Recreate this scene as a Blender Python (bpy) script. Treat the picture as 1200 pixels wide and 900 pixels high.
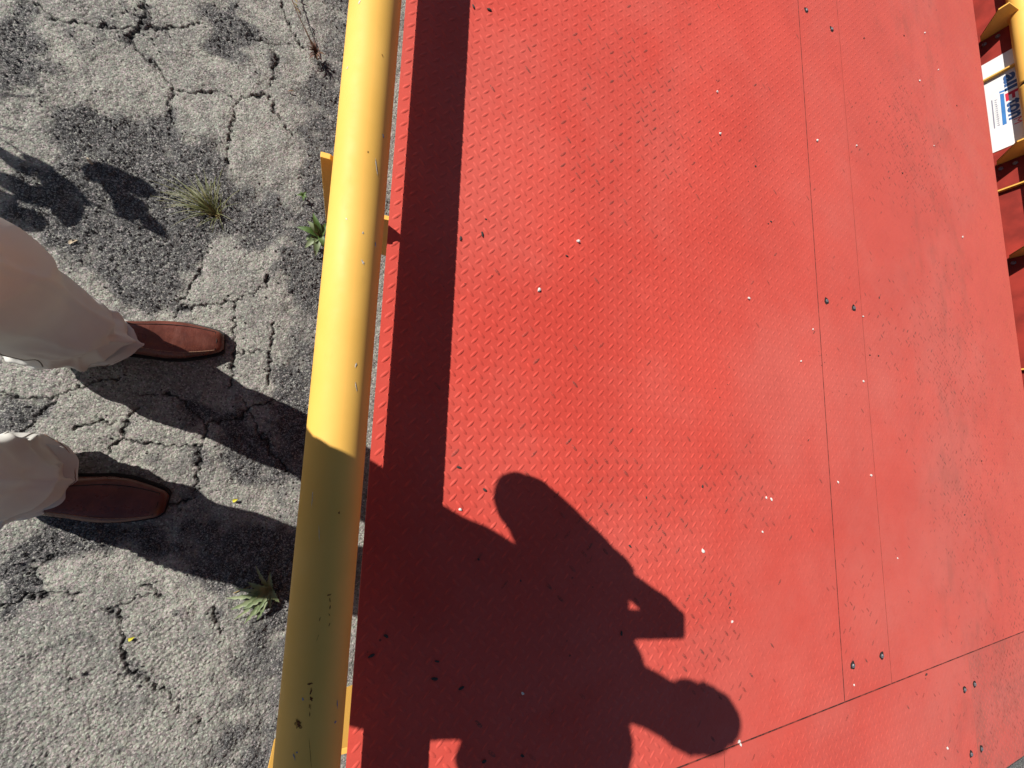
import bpy, math, random
import numpy as np
from mathutils import Matrix, Vector, noise as mnoise

# ------------------------------------------------------------------ camera, sky, sun, exposure
scene = bpy.context.scene
for o in list(bpy.data.objects): bpy.data.objects.remove(o)
col = scene.collection
R = math.radians
rng = np.random.default_rng(7)
random.seed(7)

DZ = 0.43                       # height of the weighing deck above the asphalt
CAM = Vector((0.0, 0.0, 1.292))
cam_d = bpy.data.cameras.new('camera'); cam = bpy.data.objects.new('camera', cam_d); col.objects.link(cam)
CM = Matrix(((0.91929321, -0.08036155, -0.38528173), (0.03400154, 0.99148866, -0.12567474), (0.39210188, 0.10243177, 0.91420121)))
cam.matrix_world = Matrix.Translation(CAM) @ CM.to_4x4()
cam_d.sensor_width = 36.0; cam_d.lens = 458.0 / 1200 * 36.0
cam_d.clip_start = 0.001; cam_d.clip_end = 2000
scene.camera = cam
scene.render.resolution_x = 1024; scene.render.resolution_y = 768

SUN = Vector((1.015, -0.60, -1.0)).normalized()     # direction the light travels
elev = math.asin(-SUN.z); azim = math.atan2(-SUN.x, -SUN.y)
world = bpy.data.worlds.new('World'); scene.world = world; world.use_nodes = True
wn = world.node_tree; sky = wn.nodes.new('ShaderNodeTexSky'); sky.sky_type = 'NISHITA'; sky.sun_disc = False
sky.sun_elevation = elev; sky.sun_rotation = azim % (2 * math.pi); sky.air_density = 0.8; sky.dust_density = 0.6
bg = wn.nodes['Background']; bg.inputs['Strength'].default_value = 0.05
wn.links.new(sky.outputs[0], bg.inputs[0])
sl = bpy.data.lights.new('sun', 'SUN'); sl.energy = 5.0; sl.angle = R(0.53); sl.color = (1.0, 0.955, 0.89)
so = bpy.data.objects.new('sun', sl); col.objects.link(so); so.rotation_euler = SUN.to_track_quat('-Z', 'Y').to_euler(); so.location = (-6, 4, 7)
vs = scene.view_settings; vs.view_transform = 'Standard'; vs.look = 'None'; vs.exposure = 0.40; vs.gamma = 1.0; vs.use_curve_mapping = False

# ------------------------------------------------------------------ helpers
def tag(o, label=None, cat=None, group=None, kind=None):
    if label: o['label'] = label
    if cat: o['category'] = cat
    if group: o['group'] = group
    if kind: o['kind'] = kind
    return o

def empty(name, loc=(0, 0, 0)):
    o = bpy.data.objects.new(name, None); col.objects.link(o); o.location = loc; o.empty_display_size = 0.05
    return o

def link(name, me, parent=None):
    o = bpy.data.objects.new(name, me); col.objects.link(o)
    if parent is not None:
        o.parent = parent
        p = Vector(parent.location); q = parent.parent
        while q is not None: p += Vector(q.location); q = q.parent
        o.location = -p                      # meshes are written in world coordinates
    return o

def mesh(name, V, F, mat, parent=None, smooth=False, attrs=None):
    """V: (n,3); F: (m,k) array of same-size faces, or list of arrays/lists of faces"""
    V = np.asarray(V, dtype=np.float32).reshape(-1, 3)
    me = bpy.data.meshes.new(name)
    groups = [F] if isinstance(F, np.ndarray) else F
    loops = []; starts = []; totals = []; n = 0
    for g in groups:
        g = np.asarray(g, dtype=np.int32)
        if g.ndim == 1: g = g.reshape(1, -1)
        loops.append(g.ravel()); k = g.shape[1]
        starts.append(n + np.arange(g.shape[0], dtype=np.int32) * k); totals.append(np.full(g.shape[0], k, np.int32)); n += g.size
    loops = np.concatenate(loops); starts = np.concatenate(starts); totals = np.concatenate(totals)
    me.vertices.add(len(V)); me.vertices.foreach_set('co', V.ravel())
    me.loops.add(len(loops)); me.loops.foreach_set('vertex_index', loops)
    me.polygons.add(len(starts)); me.polygons.foreach_set('loop_start', starts)
    try: me.polygons.foreach_set('loop_total', totals)
    except Exception: pass
    me.update(calc_edges=True); me.validate()
    me.polygons.foreach_set('use_smooth', np.full(len(me.polygons), bool(smooth)))
    if attrs:
        for k, a in attrs.items():
            at = me.attributes.new(k, 'FLOAT', 'POINT'); at.data.foreach_set('value', np.asarray(a, dtype=np.float32).ravel())
    if mat is not None: me.materials.append(mat)
    me.update()
    return link(name, me, parent)

BOXF = np.array([(0, 3, 2, 1), (4, 5, 6, 7), (0, 1, 5, 4), (1, 2, 6, 5), (2, 3, 7, 6), (3, 0, 4, 7)])
def box(name, lo, hi, mat, parent=None, bevel=0.0):
    x0, y0, z0 = lo; x1, y1, z1 = hi
    V = [(x0, y0, z0), (x1, y0, z0), (x1, y1, z0), (x0, y1, z0), (x0, y0, z1), (x1, y0, z1), (x1, y1, z1), (x0, y1, z1)]
    o = mesh(name, V, BOXF, mat, parent)
    if bevel:
        m = o.modifiers.new('edge', 'BEVEL'); m.width = bevel; m.segments = 2
    return o

def loft_arrays(rings, cap=True, base=0):
    rings = np.asarray(rings, dtype=float); n, k, _ = rings.shape
    V = rings.reshape(-1, 3)
    i = np.arange(n - 1)[:, None] * k; j = np.arange(k)[None, :]; j2 = (j + 1) % k
    F = np.stack([i + j, i + j2, i + k + j2, i + k + j], -1).reshape(-1, 4) + base
    G = [F]
    if cap: G += [np.arange(k)[::-1].reshape(1, -1) + base, (np.arange(k) + (n - 1) * k).reshape(1, -1) + base]
    return V, G

def loft(name, rings, mat, parent=None, cap=True, smooth=True):
    V, G = loft_arrays(rings, cap); return mesh(name, V, G, mat, parent, smooth)

def tube_rings(pts, rad, k=10):
    pts = [Vector(p) for p in pts]; out = []
    rad = [rad] * len(pts) if isinstance(rad, (int, float)) else rad
    up = None
    for i, p in enumerate(pts):
        t = (pts[min(i + 1, len(pts) - 1)] - pts[max(i - 1, 0)]).normalized()
        if up is None:
            up = Vector((0, 0, 1)) if abs(t.z) < 0.9 else Vector((0, 1, 0))
        s = t.cross(up).normalized(); up = s.cross(t).normalized()
        out.append([p + (s * math.cos(a) + up * math.sin(a)) * rad[i] for a in np.linspace(0, 2 * math.pi, k, endpoint=False)])
    return np.array(out)

def tube(name, pts, rad, mat, parent=None, k=10): return loft(name, tube_rings(pts, rad, k), mat, parent)

def spline(pts, n):
    """Catmull-Rom through points of any dimension"""
    P = np.asarray(pts, float); P = np.vstack([2 * P[0] - P[1], P, 2 * P[-1] - P[-2]])
    out = []
    m = len(P) - 3
    for u in np.linspace(0, m - 1e-9, n):
        i = int(u); t = u - i; a, b, c, d = P[i:i + 4]
        out.append(0.5 * ((2 * b) + (c - a) * t + (2 * a - 5 * b + 4 * c - d) * t * t + (3 * b - a - 3 * c + d) * t ** 3))
    return np.array(out)

def join(parts):
    """merge (V, [faces...]) tuples"""
    Vs = []; Fs = []; n = 0
    for V, G in parts:
        V = np.asarray(V, float).reshape(-1, 3); Vs.append(V)
        for g in (G if isinstance(G, list) else [G]):
            g = np.asarray(g)
            if g.ndim == 1: g = g.reshape(1, -1)
            Fs.append(g + n)
        n += len(V)
    return np.vstack(Vs), Fs

# ------------------------------------------------------------------ materials
def material(name, rough=0.6, spec=0.5):
    m = bpy.data.materials.new(name); m.use_nodes = True; nt = m.node_tree
    b = nt.nodes['Principled BSDF']; b.inputs['Roughness'].default_value = rough; b.inputs['Specular IOR Level'].default_value = spec
    return m, nt, b
class N:
    """tiny node-graph helper"""
    def __init__(s, nt): s.nt = nt; s.tc = nt.nodes.new('ShaderNodeTexCoord')
    def coord(s): return s.tc.outputs['Object']
    def new(s, t): return s.nt.nodes.new(t)
    def set(s, sock, v):
        if isinstance(v, bpy.types.NodeSocket): s.nt.links.new(v, sock)
        elif isinstance(v, (tuple, list)) and len(v) == 3 and sock.type == 'RGBA': sock.default_value = (*v, 1)
        else: sock.default_value = v
    def noise(s, scale, detail=4, rough=0.55, vec=None, out='Fac', dist=0.0):
        n = s.new('ShaderNodeTexNoise'); n.inputs['Scale'].default_value = scale; n.inputs['Detail'].default_value = detail
        n.inputs['Roughness'].default_value = rough; n.inputs['Distortion'].default_value = dist
        s.set(n.inputs['Vector'], vec or s.coord()); return n.outputs[out]
    def vor(s, scale, out='Distance', feature='F1', vec=None, rnd=1.0):
        n = s.new('ShaderNodeTexVoronoi'); n.feature = feature; n.inputs['Scale'].default_value = scale; n.inputs['Randomness'].default_value = rnd
        s.set(n.inputs['Vector'], vec or s.coord()); return n.outputs[out]
    def ramp(s, v, lo, hi, a=0.0, b=1.0):
        n = s.new('ShaderNodeMapRange'); n.interpolation_type = 'SMOOTHSTEP'
        s.set(n.inputs[0], v); n.inputs[1].default_value = lo; n.inputs[2].default_value = hi; n.inputs[3].default_value = a; n.inputs[4].default_value = b
        return n.outputs[0]
    def math(s, op, a, b=0.0):
        n = s.new('ShaderNodeMath'); n.operation = op; s.set(n.inputs[0], a); s.set(n.inputs[1], b); return n.outputs[0]
    def mix(s, f, a, b):
        n = s.new('ShaderNodeMix'); n.data_type = 'RGBA'; s.set(n.inputs[0], f); s.set(n.inputs[6], a); s.set(n.inputs[7], b); return n.outputs[2]
    def attr(s, name):
        n = s.new('ShaderNodeAttribute'); n.attribute_name = name; return n.outputs['Fac']
    def sep(s, v, i):
        n = s.new('ShaderNodeSeparateXYZ'); s.set(n.inputs[0], v); return n.outputs[i]
    def map(s, scale, loc=(0, 0, 0), rot=(0, 0, 0)):
        n = s.new('ShaderNodeMapping'); n.inputs['Scale'].default_value = scale; n.inputs['Location'].default_value = loc; n.inputs['Rotation'].default_value = rot
        s.set(n.inputs['Vector'], s.coord()); return n.outputs[0]
    def bump(s, b, h, strength=0.4, dist=0.002):
        n = s.new('ShaderNodeBump'); n.inputs['Strength'].default_value = strength; n.inputs['Distance'].default_value = dist
        s.set(n.inputs['Height'], h); s.set(b.inputs['Normal'], n.outputs[0])

def simple(name, c, rough=0.6, spec=0.5, var=0.12, scale=30, bump=0.0, metal=0.0):
    m, nt, b = material(name, rough, spec); g = N(nt)
    n = g.noise(scale, 5)
    c2 = tuple(max(0, q * (1 - 2 * var)) for q in c); c3 = tuple(q * (1 + var) for q in c)
    g.set(b.inputs['Base Color'], g.mix(g.ramp(n, 0.3, 0.7), c2, c3)); b.inputs['Metallic'].default_value = metal
    if bump: g.bump(b, g.noise(scale * 8, 4), bump, 0.001)
    return m

def make_deck_paint(name, lug=False, dusty=0.0):
    m, nt, b = material(name, 0.6, 0.15); g = N(nt)
    base = g.mix(g.ramp(g.noise(2.2, 6, 0.6), 0.3, 0.72), (0.490, 0.050, 0.034), (0.560, 0.064, 0.044))
    base = g.mix(g.math('MULTIPLY', g.ramp(g.noise(160, 3), 0.52, 0.75), 0.22), base, (0.34, 0.034, 0.024))
    # pale dust film, patchy, heavier over the wheel track at the far half
    tr = g.math('ADD', g.ramp(g.sep(g.coord(), 0), 0.35, 2.9, 0.02, 0.21 + dusty), g.math('MULTIPLY', g.ramp(g.noise(1.3, 6, 0.65), 0.40, 0.72), 0.16))
    base = g.mix(tr, base, (0.52, 0.235, 0.195))
    base = g.mix(g.math('MULTIPLY', g.ramp(g.noise(26, 6, 0.7), 0.50, 0.74), 0.16), base, (0.30, 0.055, 0.040))
    # rubber scuffing in lengthwise wheel tracks
    x = g.sep(g.coord(), 0)
    track = g.math('MULTIPLY', g.ramp(x, 2.0, 2.5), g.ramp(x, 2.75, 3.2, 1.0, 0.0))
    sc = g.math('MULTIPLY', track, g.ramp(g.noise(9, 6, 0.75, g.map((1, 0.45, 1))), 0.47, 0.68))
    base = g.mix(g.math('MULTIPLY', sc, 0.24), base, (0.15, 0.075, 0.055))
    # chips through to dark primer
    cells = g.vor(34); big = g.noise(3.1, 4, 0.6)
    chip = g.math('MULTIPLY', g.ramp(g.math('ADD', cells, g.math('MULTIPLY', g.noise(120, 3), 0.20)), 0.165, 0.185, 1.0, 0.0), g.ramp(big, 0.55, 0.62))
    base = g.mix(g.math('MULTIPLY', chip, 0.8), base, (0.055, 0.030, 0.024))
    fine = g.math('MULTIPLY', g.ramp(g.vor(105), 0.10, 0.13, 1.0, 0.0), g.ramp(g.noise(4.5, 4, 0.6, g.map((1, 1, 1), (3, 7, 0))), 0.54, 0.66))
    base = g.mix(g.math('MULTIPLY', fine, 0.6), base, (0.09, 0.035, 0.03))
    if lug:
        w = g.math('MULTIPLY', g.attr('wear'), g.ramp(g.noise(420, 2), 0.36, 0.55))
        base = g.mix(w, base, g.mix(g.ramp(g.noise(22, 2), .45, .6), (0.19, 0.040, 0.030), (0.075, 0.045, 0.036)))
    if dusty: base = g.mix(g.ramp(g.noise(7, 6, .7), .35, .7, .12, .45), base, (0.20, 0.085, 0.068))
    g.set(b.inputs['Base Color'], base)
    g.set(b.inputs['Roughness'], g.ramp(g.noise(14, 4), 0.3, 0.7, 0.52, 0.72))
    g.bump(b, g.math('ADD', g.noise(260, 3), g.math('MULTIPLY', g.noise(25, 3), 1.2)), 0.16, 0.001)
    return m
M_deck = make_deck_paint('red_deck_paint'); M_lug = make_deck_paint('red_deck_paint_raised', True)
M_deck_d = make_deck_paint('red_deck_paint_dusty', False, 0.04)

def make_yellow():
    m, nt, b = material('yellow_rail_paint', 0.6, 0.35); g = N(nt)
    base = g.mix(g.ramp(g.noise(5, 5), 0.3, 0.7), (0.76, 0.425, 0.080), (0.82, 0.465, 0.098))
    base = g.mix(g.math('MULTIPLY', g.ramp(g.noise(30, 5, 0.7, g.map((1, .25, 1))), 0.58, 0.8), 0.25), base, (0.42, 0.26, 0.06))
    ch = g.ramp(g.math('ADD', g.vor(22), g.math('MULTIPLY', g.noise(90, 3), 0.12)), 0.095, 0.11, 1.0, 0.0)
    ch = g.math('MULTIPLY', ch, g.ramp(g.noise(6, 2), 0.58, 0.66))
    base = g.mix(g.math('MULTIPLY', ch, 0.7), base, (0.16, 0.07, 0.03))
    scr = g.math('MULTIPLY', g.ramp(g.noise(60, 3, 0.6, g.map((1.6, 0.07, 1.6), rot=(0, 0, 0.05))), 0.70, 0.76), 0.30)
    base = g.mix(scr, base, (0.62, 0.55, 0.38))
    g.set(b.inputs['Base Color'], base); g.bump(b, g.noise(120, 4), 0.05, 0.001)
    g.set(b.inputs['Roughness'], g.ramp(g.noise(18, 4), 0.3, 0.7, 0.55, 0.70))
    return m
M_yel = make_yellow()

def make_asphalt():
    m, nt, b = material('weathered_asphalt', 0.92, 0.25); g = N(nt)
    dark = g.attr('dark'); crack = g.attr('crack')
    agg = g.vor(300, 'Color'); aggv = g.sep(agg, 0); aggw = g.sep(agg, 1)
    agg2 = g.sep(g.vor(480, 'Color'), 0)
    n1 = g.noise(7, 7, 0.65); n2 = g.noise(45, 6, 0.7); n3 = g.noise(900, 2)
    pale = g.mix(g.ramp(n1, 0.3, 0.7), (0.205, 0.202, 0.184), (0.350, 0.340, 0.298))
    pale = g.mix(g.math('MULTIPLY', g.ramp(g.noise(19, 6, 0.7, g.map((1, 1, 1), (5, 2, 0))), 0.50, 0.70), 0.60), pale, (0.150, 0.147, 0.143))
    pale = g.mix(g.math('MULTIPLY', g.ramp(n2, 0.47, 0.68), 0.72), pale, (0.130, 0.125, 0.118))
    pale = g.mix(g.math('MULTIPLY', g.ramp(aggv, 0.72, 0.90), 0.58), pale, (0.52, 0.50, 0.455))
    pale = g.mix(g.math('MULTIPLY', g.ramp(aggw, 0.74, 0.86), 0.62), pale, (0.060, 0.058, 0.056))
    dk = g.mix(g.ramp(n2, 0.35, 0.7), (0.032, 0.032, 0.034), (0.095, 0.093, 0.092))
    dk = g.mix(g.math('MULTIPLY', g.ramp(agg2, 0.66, 0.90), 0.75), dk, (0.29, 0.283, 0.268))
    dk = g.mix(g.math('MULTIPLY', g.ramp(aggv, 0.86, 0.97), 0.8), dk, (0.36, 0.345, 0.32))
    f = g.ramp(g.math('ADD', dark, g.math('MULTIPLY', g.math('SUBTRACT', n2, 0.5), 0.9)), 0.20, 0.80)
    base = g.mix(f, pale, dk)
    hs = g.new('ShaderNodeHueSaturation'); g.set(hs.inputs['Hue'], g.ramp(g.sep(agg, 2), 0, 1, .38, .62)); hs.inputs['Saturation'].default_value = 1.25; g.set(hs.inputs['Color'], base); base = hs.outputs[0]
    base = g.mix(g.math('MULTIPLY', g.ramp(n3, 0.35, 0.75), 0.25), base, (0.04, 0.04, 0.042))
    base = g.mix(g.math('MULTIPLY', crack, 0.85), base, (0.022, 0.021, 0.022))
    g.set(b.inputs['Base Color'], base)
    hgt = g.math('ADD', g.math('MULTIPLY', g.vor(300), -0.7), g.math('ADD', g.math('MULTIPLY', n3, 0.5), g.math('MULTIPLY', n2, 1.2)))
    g.bump(b, hgt, 0.7, 0.0027)
    return m
M_asph = make_asphalt()
M_grit = simple('grey_grit', (0.20, 0.195, 0.185), 0.9, 0.3, 0.45, 60)
M_gritd = simple('dark_grit', (0.055, 0.053, 0.052), 0.9, 0.3, 0.3, 60)
M_white = simple('white_pebble', (0.62, 0.60, 0.56), 0.7, 0.4, 0.15, 200)
M_darkp = simple('dark_pebble', (0.045, 0.040, 0.036), 0.8, 0.3, 0.3, 200)
M_bolt = simple('zinc_bolt', (0.32, 0.32, 0.33), 0.42, 0.5, 0.2, 200, metal=0.7)
M_hole = simple('bolt_recess_dark', (0.030, 0.022, 0.020), 0.85, 0.2, 0.3, 300)  # darkness of the recess put into the colour of a raised disc
def make_grime():
    m, nt, b = material('joint_grime', .85, .2); g = N(nt)
    g.set(b.inputs['Base Color'], g.mix(g.ramp(g.noise(38, 5, .7), .42, .62), (.030, .020, .018), (.22, .045, .034))); return m
M_grime = make_grime()
M_rust = simple('bare_rust', (0.19, 0.066, 0.020), 0.9, 0.2, 0.35, 250)
M_rustl = simple('rust_edge_ochre', (0.40, 0.21, 0.045), 0.8, 0.2, 0.3, 250)
M_blue = simple('blue_scuff', (0.13, 0.20, 0.36), 0.6, 0.4, 0.2, 250)
M_pale = simple('pale_scuff', (0.62, 0.57, 0.46), 0.5, 0.4, 0.2, 250)
M_redsteel = simple('red_steel_paint', (0.30, 0.030, 0.020), 0.6, 0.3, 0.15, 8, 0.05)
M_sign = simple('white_sign_vinyl', (0.78, 0.78, 0.77), 0.45, 0.4, 0.03, 12)
M_sblue = simple('sign_blue_print', (0.055, 0.21, 0.52), 0.5, 0.4, 0.05, 12)
M_snavy = simple('sign_navy_print', (0.040, 0.105, 0.27), 0.5, 0.4, 0.05, 12)
M_sred = simple('sign_red_print', (0.58, 0.025, 0.055), 0.5, 0.4, 0.05, 12)
M_sgrey = simple('sign_grey_print', (0.23, 0.23, 0.30), 0.5, 0.4, 0.05, 12)

# ------------------------------------------------------------------ ground: broken asphalt
# crack lines and bare,gravelly patches,in metres on the ground
CRACKS= [[[-0.775,1.02],[-0.722,1.034],[-0.661,1.051],[-0.622,1.071],[-0.569,1.092],[-0.521,1.125],[-0.484,1.157]],[[-0.615,1.165],[-0.603,1.116],[-0.61,1.076],[-0.624,1.043],[-0.615,1.012],[-0.575,0.99],[-0.54,0.956],[-0.518,0.93],[-0.467,0.938],[-0.423,0.965],[-0.373,0.957],[-0.326,0.986],[-0.29,0.996],[-0.274,0.954],[-0.236,0.91],[-0.218,0.888]],[[-0.373,0.953],[-0.373,0.888],[-0.379,0.812],[-0.377,0.759]],[[-0.775,1.02],[-0.805,1.047],[-0.817,1.057]],[[-0.518,0.93],[-0.522,0.849],[-0.512,0.818]],[[-0.295,1.333],[-0.251,1.242],[-0.224,1.204],[-0.162,1.16],[-0.106,1.091],[-0.041,1.033]],[[-0.366,1.167],[-0.307,1.175],[-0.247,1.198]],[[-0.314,1.171],[-0.28,1.137],[-0.293,1.033]],[[-0.443,0.274],[-0.432,0.339],[-0.402,0.409],[-0.396,0.469]],[[-0.429,0.308],[-0.392,0.318],[-0.348,0.329],[-0.311,0.348],[-0.246,0.397],[-0.235,0.434]],[[-0.313,0.343],[-0.304,0.254],[-0.298,0.189],[-0.298,0.125],[-0.304,0.093]],[[-0.738,0.054],[-0.699,0.043],[-0.656,0.046],[-0.623,0.062],[-0.586,0.093],[-0.533,0.105]],[[-0.528,-0.073],[-0.51,-0.037],[-0.508,-0.009],[-0.486,0.035]],[[-0.607,-0.027],[-0.563,-0.004],[-0.519,-0.009],[-0.509,-0.005]],[[-0.349,-0.077],[-0.342,-0.032],[-0.342,-0.002],[-0.321,0.006],[-0.27,0.017],[-0.246,0.049],[-0.193,0.069]],[[-0.484,0.065],[-0.414,0.07],[-0.359,0.012],[-0.342,-0.002]],[[-0.689,-0.036],[-0.67,0.005],[-0.641,0.047]],[[-0.212,0.3],[-0.213,0.199],[-0.212,0.116]],[[-0.295,0.198],[-0.235,0.209]],[[-0.344,-0.177],[-0.345,-0.115],[-0.344,-0.04],[-0.338,-0.009]],[[-0.532,-0.08],[-0.514,-0.052],[-0.509,-0.002]],[[-0.612,-0.027],[-0.563,-0.004],[-0.519,-0.009]],[[-0.503,-0.051],[-0.423,-0.06],[-0.351,-0.063]],[[-0.399,-0.215],[-0.348,-0.195]],[[-0.261,0.064],[-0.227,-0.005],[-0.187,-0.067],[-0.139,-0.131]],[[-0.671,-0.428],[-0.629,-0.403],[-0.587,-0.402],[-0.542,-0.411]],[[-0.497,-0.448],[-0.47,-0.452],[-0.436,-0.43],[-0.397,-0.428],[-0.385,-0.436]],[[-0.467,-0.455],[-0.458,-0.485],[-0.449,-0.519],[-0.447,-0.558],[-0.425,-0.606],[-0.402,-0.616]],[[-0.428,-0.404],[-0.399,-0.414],[-0.392,-0.429]],[[-0.276,-0.47],[-0.266,-0.506],[-0.25,-0.543]],[[-0.347,-0.666],[-0.313,-0.718]],[[-0.282,-0.738],[-0.262,-0.762]],[[-0.618,-0.383],[-0.633,-0.344],[-0.598,-0.316]],[[-0.402,-0.616],[-0.347,-0.666]]]
DARK= [[[-0.874,1.027],[-0.81,1.061],[-0.784,0.925],[-0.815,0.815],[-0.84,0.781]],[[-0.499,1.226],[-0.399,1.278],[-0.367,1.176],[-0.378,1.069],[-0.442,1.083]],[[-0.747,0.771],[-0.516,0.86],[-0.499,0.788],[-0.382,0.802],[-0.351,0.705],[-0.212,0.733],[-0.218,0.553],[-0.299,0.507],[-0.381,0.514],[-0.434,0.379],[-0.44,0.271],[-0.51,0.26],[-0.628,0.342],[-0.733,0.431],[-0.804,0.522],[-0.813,0.586],[-0.732,0.658]],[[-0.217,1.095],[-0.112,1.109],[-0.077,0.258],[-0.105,0.049],[-0.174,0.045],[-0.202,0.502],[-0.192,0.641]],[[-0.685,-0.327],[-0.616,-0.219],[-0.405,-0.266],[-0.29,-0.342],[-0.187,-0.417],[-0.262,-0.43],[-0.349,-0.379],[-0.464,-0.327],[-0.603,-0.316],[-0.645,-0.422],[-0.671,-0.428]],[[-0.225,-0.603],[-0.165,-0.539],[-0.082,-0.562],[-0.099,-0.916],[-0.25,-0.874],[-0.234,-0.662]],[[-0.74,0.064],[-0.65,0.04],[-0.67,-0.032],[-0.753,-0.035]],[[-0.459,0.052],[-0.314,0.061],[-0.161,-0.051],[-0.109,-0.147],[-0.143,-0.24],[-0.273,-0.145],[-0.325,-0.009]],[[-0.394,-0.208],[-0.222,-0.259],[-0.102,-0.335],[-0.092,-0.45],[-0.189,-0.395],[-0.329,-0.318]]]
FX0, FX1, FY0, FY1, ST = -1.02, 0.16, -1.06, 1.58, 0.0026
nx = int((FX1 - FX0) / ST) + 1; ny = int((FY1 - FY0) / ST) + 1
xs = FX0 + np.arange(nx) * ST; ys = FY0 + np.arange(ny) * ST
GX, GY = np.meshgrid(xs, ys, indexing='ij')

def band(lo, hi):
    """band-limited noise on the fine grid, wavelengths lo..hi metres, unit variance"""
    w = np.fft.rfft2(rng.standard_normal((nx, ny)))
    fx = np.fft.fftfreq(nx, ST)[:, None]; fy = np.fft.rfftfreq(ny, ST)[None, :]
    k = np.hypot(fx, fy) + 1e-9
    w *= np.exp(-(np.log(k * math.sqrt(lo * hi)) / (0.5 * math.log(hi / lo) + 0.25)) ** 2) / k
    a = np.fft.irfft2(w, (nx, ny)); return (a - a.mean()) / a.std()
b_big = band(.25, .6); b_mid = band(.05, .12); b_sm = band(.014, .03); b_fine = band(.006, .012)
wx = band(.015, .06) * 0.0034; wy = band(.015, .06) * 0.0034
wx2 = band(.04, .2) * 0.013; wy2 = band(.04, .2) * 0.013

def seg_dist(PX, PY, lines):
    d = np.full(PX.shape, 9.0)
    for ln in lines:
        for (ax, ay), (bx, by) in zip(ln[:-1], ln[1:]):
            mx = .06
            i0 = max(0, int((min(ax, bx) - mx - FX0) / ST)); i1 = min(nx, int((max(ax, bx) + mx - FX0) / ST) + 1)
            j0 = max(0, int((min(ay, by) - mx - FY0) / ST)); j1 = min(ny, int((max(ay, by) + mx - FY0) / ST) + 1)
            if i1 <= i0 or j1 <= j0: continue
            X = PX[i0:i1, j0:j1]; Y = PY[i0:i1, j0:j1]
            vx, vy = bx - ax, by - ay; t = np.clip(((X - ax) * vx + (Y - ay) * vy) / (vx * vx + vy * vy + 1e-12), 0, 1)
            d[i0:i1, j0:j1] = np.minimum(d[i0:i1, j0:j1], np.hypot(X - ax - t * vx, Y - ay - t * vy))
    return d
def inside(PX, PY, poly):
    r = np.zeros(PX.shape, bool); n = len(poly); j = n - 1
    for i in range(n):
        xi, yi = poly[i]; xj, yj = poly[j]
        c = ((yi > PY) != (yj > PY)) & (PX < (xj - xi) * (PY - yi) / (yj - yi + 1e-12) + xi)
        r ^= c; j = i
    return r
def blur(a, s):
    fx = np.fft.fftfreq(nx, ST)[:, None]; fy = np.fft.rfftfreq(ny, ST)[None, :]
    return np.fft.irfft2(np.fft.rfft2(a) * np.exp(-2 * (math.pi * s) ** 2 * (fx ** 2 + fy ** 2)), a.shape)
dc = seg_dist(GX + wx, GY + wy, CRACKS)
cw = 0.0019 + 0.0010 * np.clip(b_mid * .5 + b_big * .5, -0.6, 2.2)           # crack half width
crack = np.clip(1.35 - dc / np.maximum(cw, .0018), 0, 1)
spall = np.exp(-(dc / 0.014) ** 2) * np.clip(0.6 + b_mid * .6, 0, 1.6)          # crumbled shoulders
# thin secondary cracks of the alligator pattern
sec = np.abs(b_mid + 0.35 * b_big); crack2 = np.clip(1 - sec / 0.045, 0, 1) * (b_big > 0.15)
pm = np.zeros((nx, ny))
for p, wgt in zip(DARK, (1, 1, .92, .72, 1, .66, 1, .95, .95)): pm = np.maximum(pm, inside(GX + wx2 + wx * 2.6, GY + wy2 + wy * 2.6, p) * wgt)
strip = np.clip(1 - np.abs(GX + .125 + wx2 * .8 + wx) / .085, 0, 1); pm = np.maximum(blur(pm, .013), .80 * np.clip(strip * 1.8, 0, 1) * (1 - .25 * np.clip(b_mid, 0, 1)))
dark = np.clip(pm + 0.13 * b_mid + 0.15 * b_big + 0.22 * np.clip(spall, 0, 1), 0, 1)
lump = np.clip(((-GY - .42) / .12), 0, 1) * np.clip((-.10 - GX) / .1, 0, 1)       # coarse, pitted surface at the near end
Hh = (0.0018 * b_big + 0.0011 * b_mid + (0.00034 + .00046 * dark + .00025 * lump) * b_sm + (0.00046 + .00045 * dark + .00055 * lump) * b_fine
      - 0.0050 * pm - 0.008 * crack - 0.0024 * spall - .003 * crack2)
edge = np.minimum.reduce([GX - FX0, FX1 - GX, GY - FY0, FY1 - GY]); fade = np.clip(edge / .08, 0, 1)
Hh *= fade; dark = dark * fade + .35 * (1 - fade)
def grow(start, sign):
    out = []; s = .02; v = start
    while abs(v) < 400: v += sign * s; out.append(v); s *= 1.35
    return out
xs_all = np.array(sorted(grow(FX0, -1)) + list(xs) + grow(FX1, 1)); ys_all = np.array(sorted(grow(FY0, -1)) + list(ys) + grow(FY1, 1))
ox = len(grow(FX0, -1)); oy = len(grow(FY0, -1)); NX, NY = len(xs_all), len(ys_all)
Z = np.zeros((NX, NY)); Z[ox:ox + nx, oy:oy + ny] = Hh
DK = np.full((NX, NY), .35); DK[ox:ox + nx, oy:oy + ny] = dark
CK = np.zeros((NX, NY)); CK[ox:ox + nx, oy:oy + ny] = np.clip(crack + .7 * crack2, 0, 1) * fade
AX, AY = np.meshgrid(xs_all, ys_all, indexing='ij')
i = np.arange(NX - 1)[:, None] * NY; j = np.arange(NY - 1)[None, :]
QF = np.stack([i + j, i + NY + j, i + NY + j + 1, i + j + 1], -1).reshape(-1, 4)
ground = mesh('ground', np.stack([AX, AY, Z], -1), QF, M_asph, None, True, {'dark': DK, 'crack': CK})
tag(ground, 'cracked grey asphalt ground with dark crumbled gravelly patches', kind='structure')
def gz(x, y):
    a = int((x - FX0) / ST); b = int((y - FY0) / ST)
    return float(Hh[a, b]) if 0 <= a < nx and 0 <= b < ny else 0.0

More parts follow.
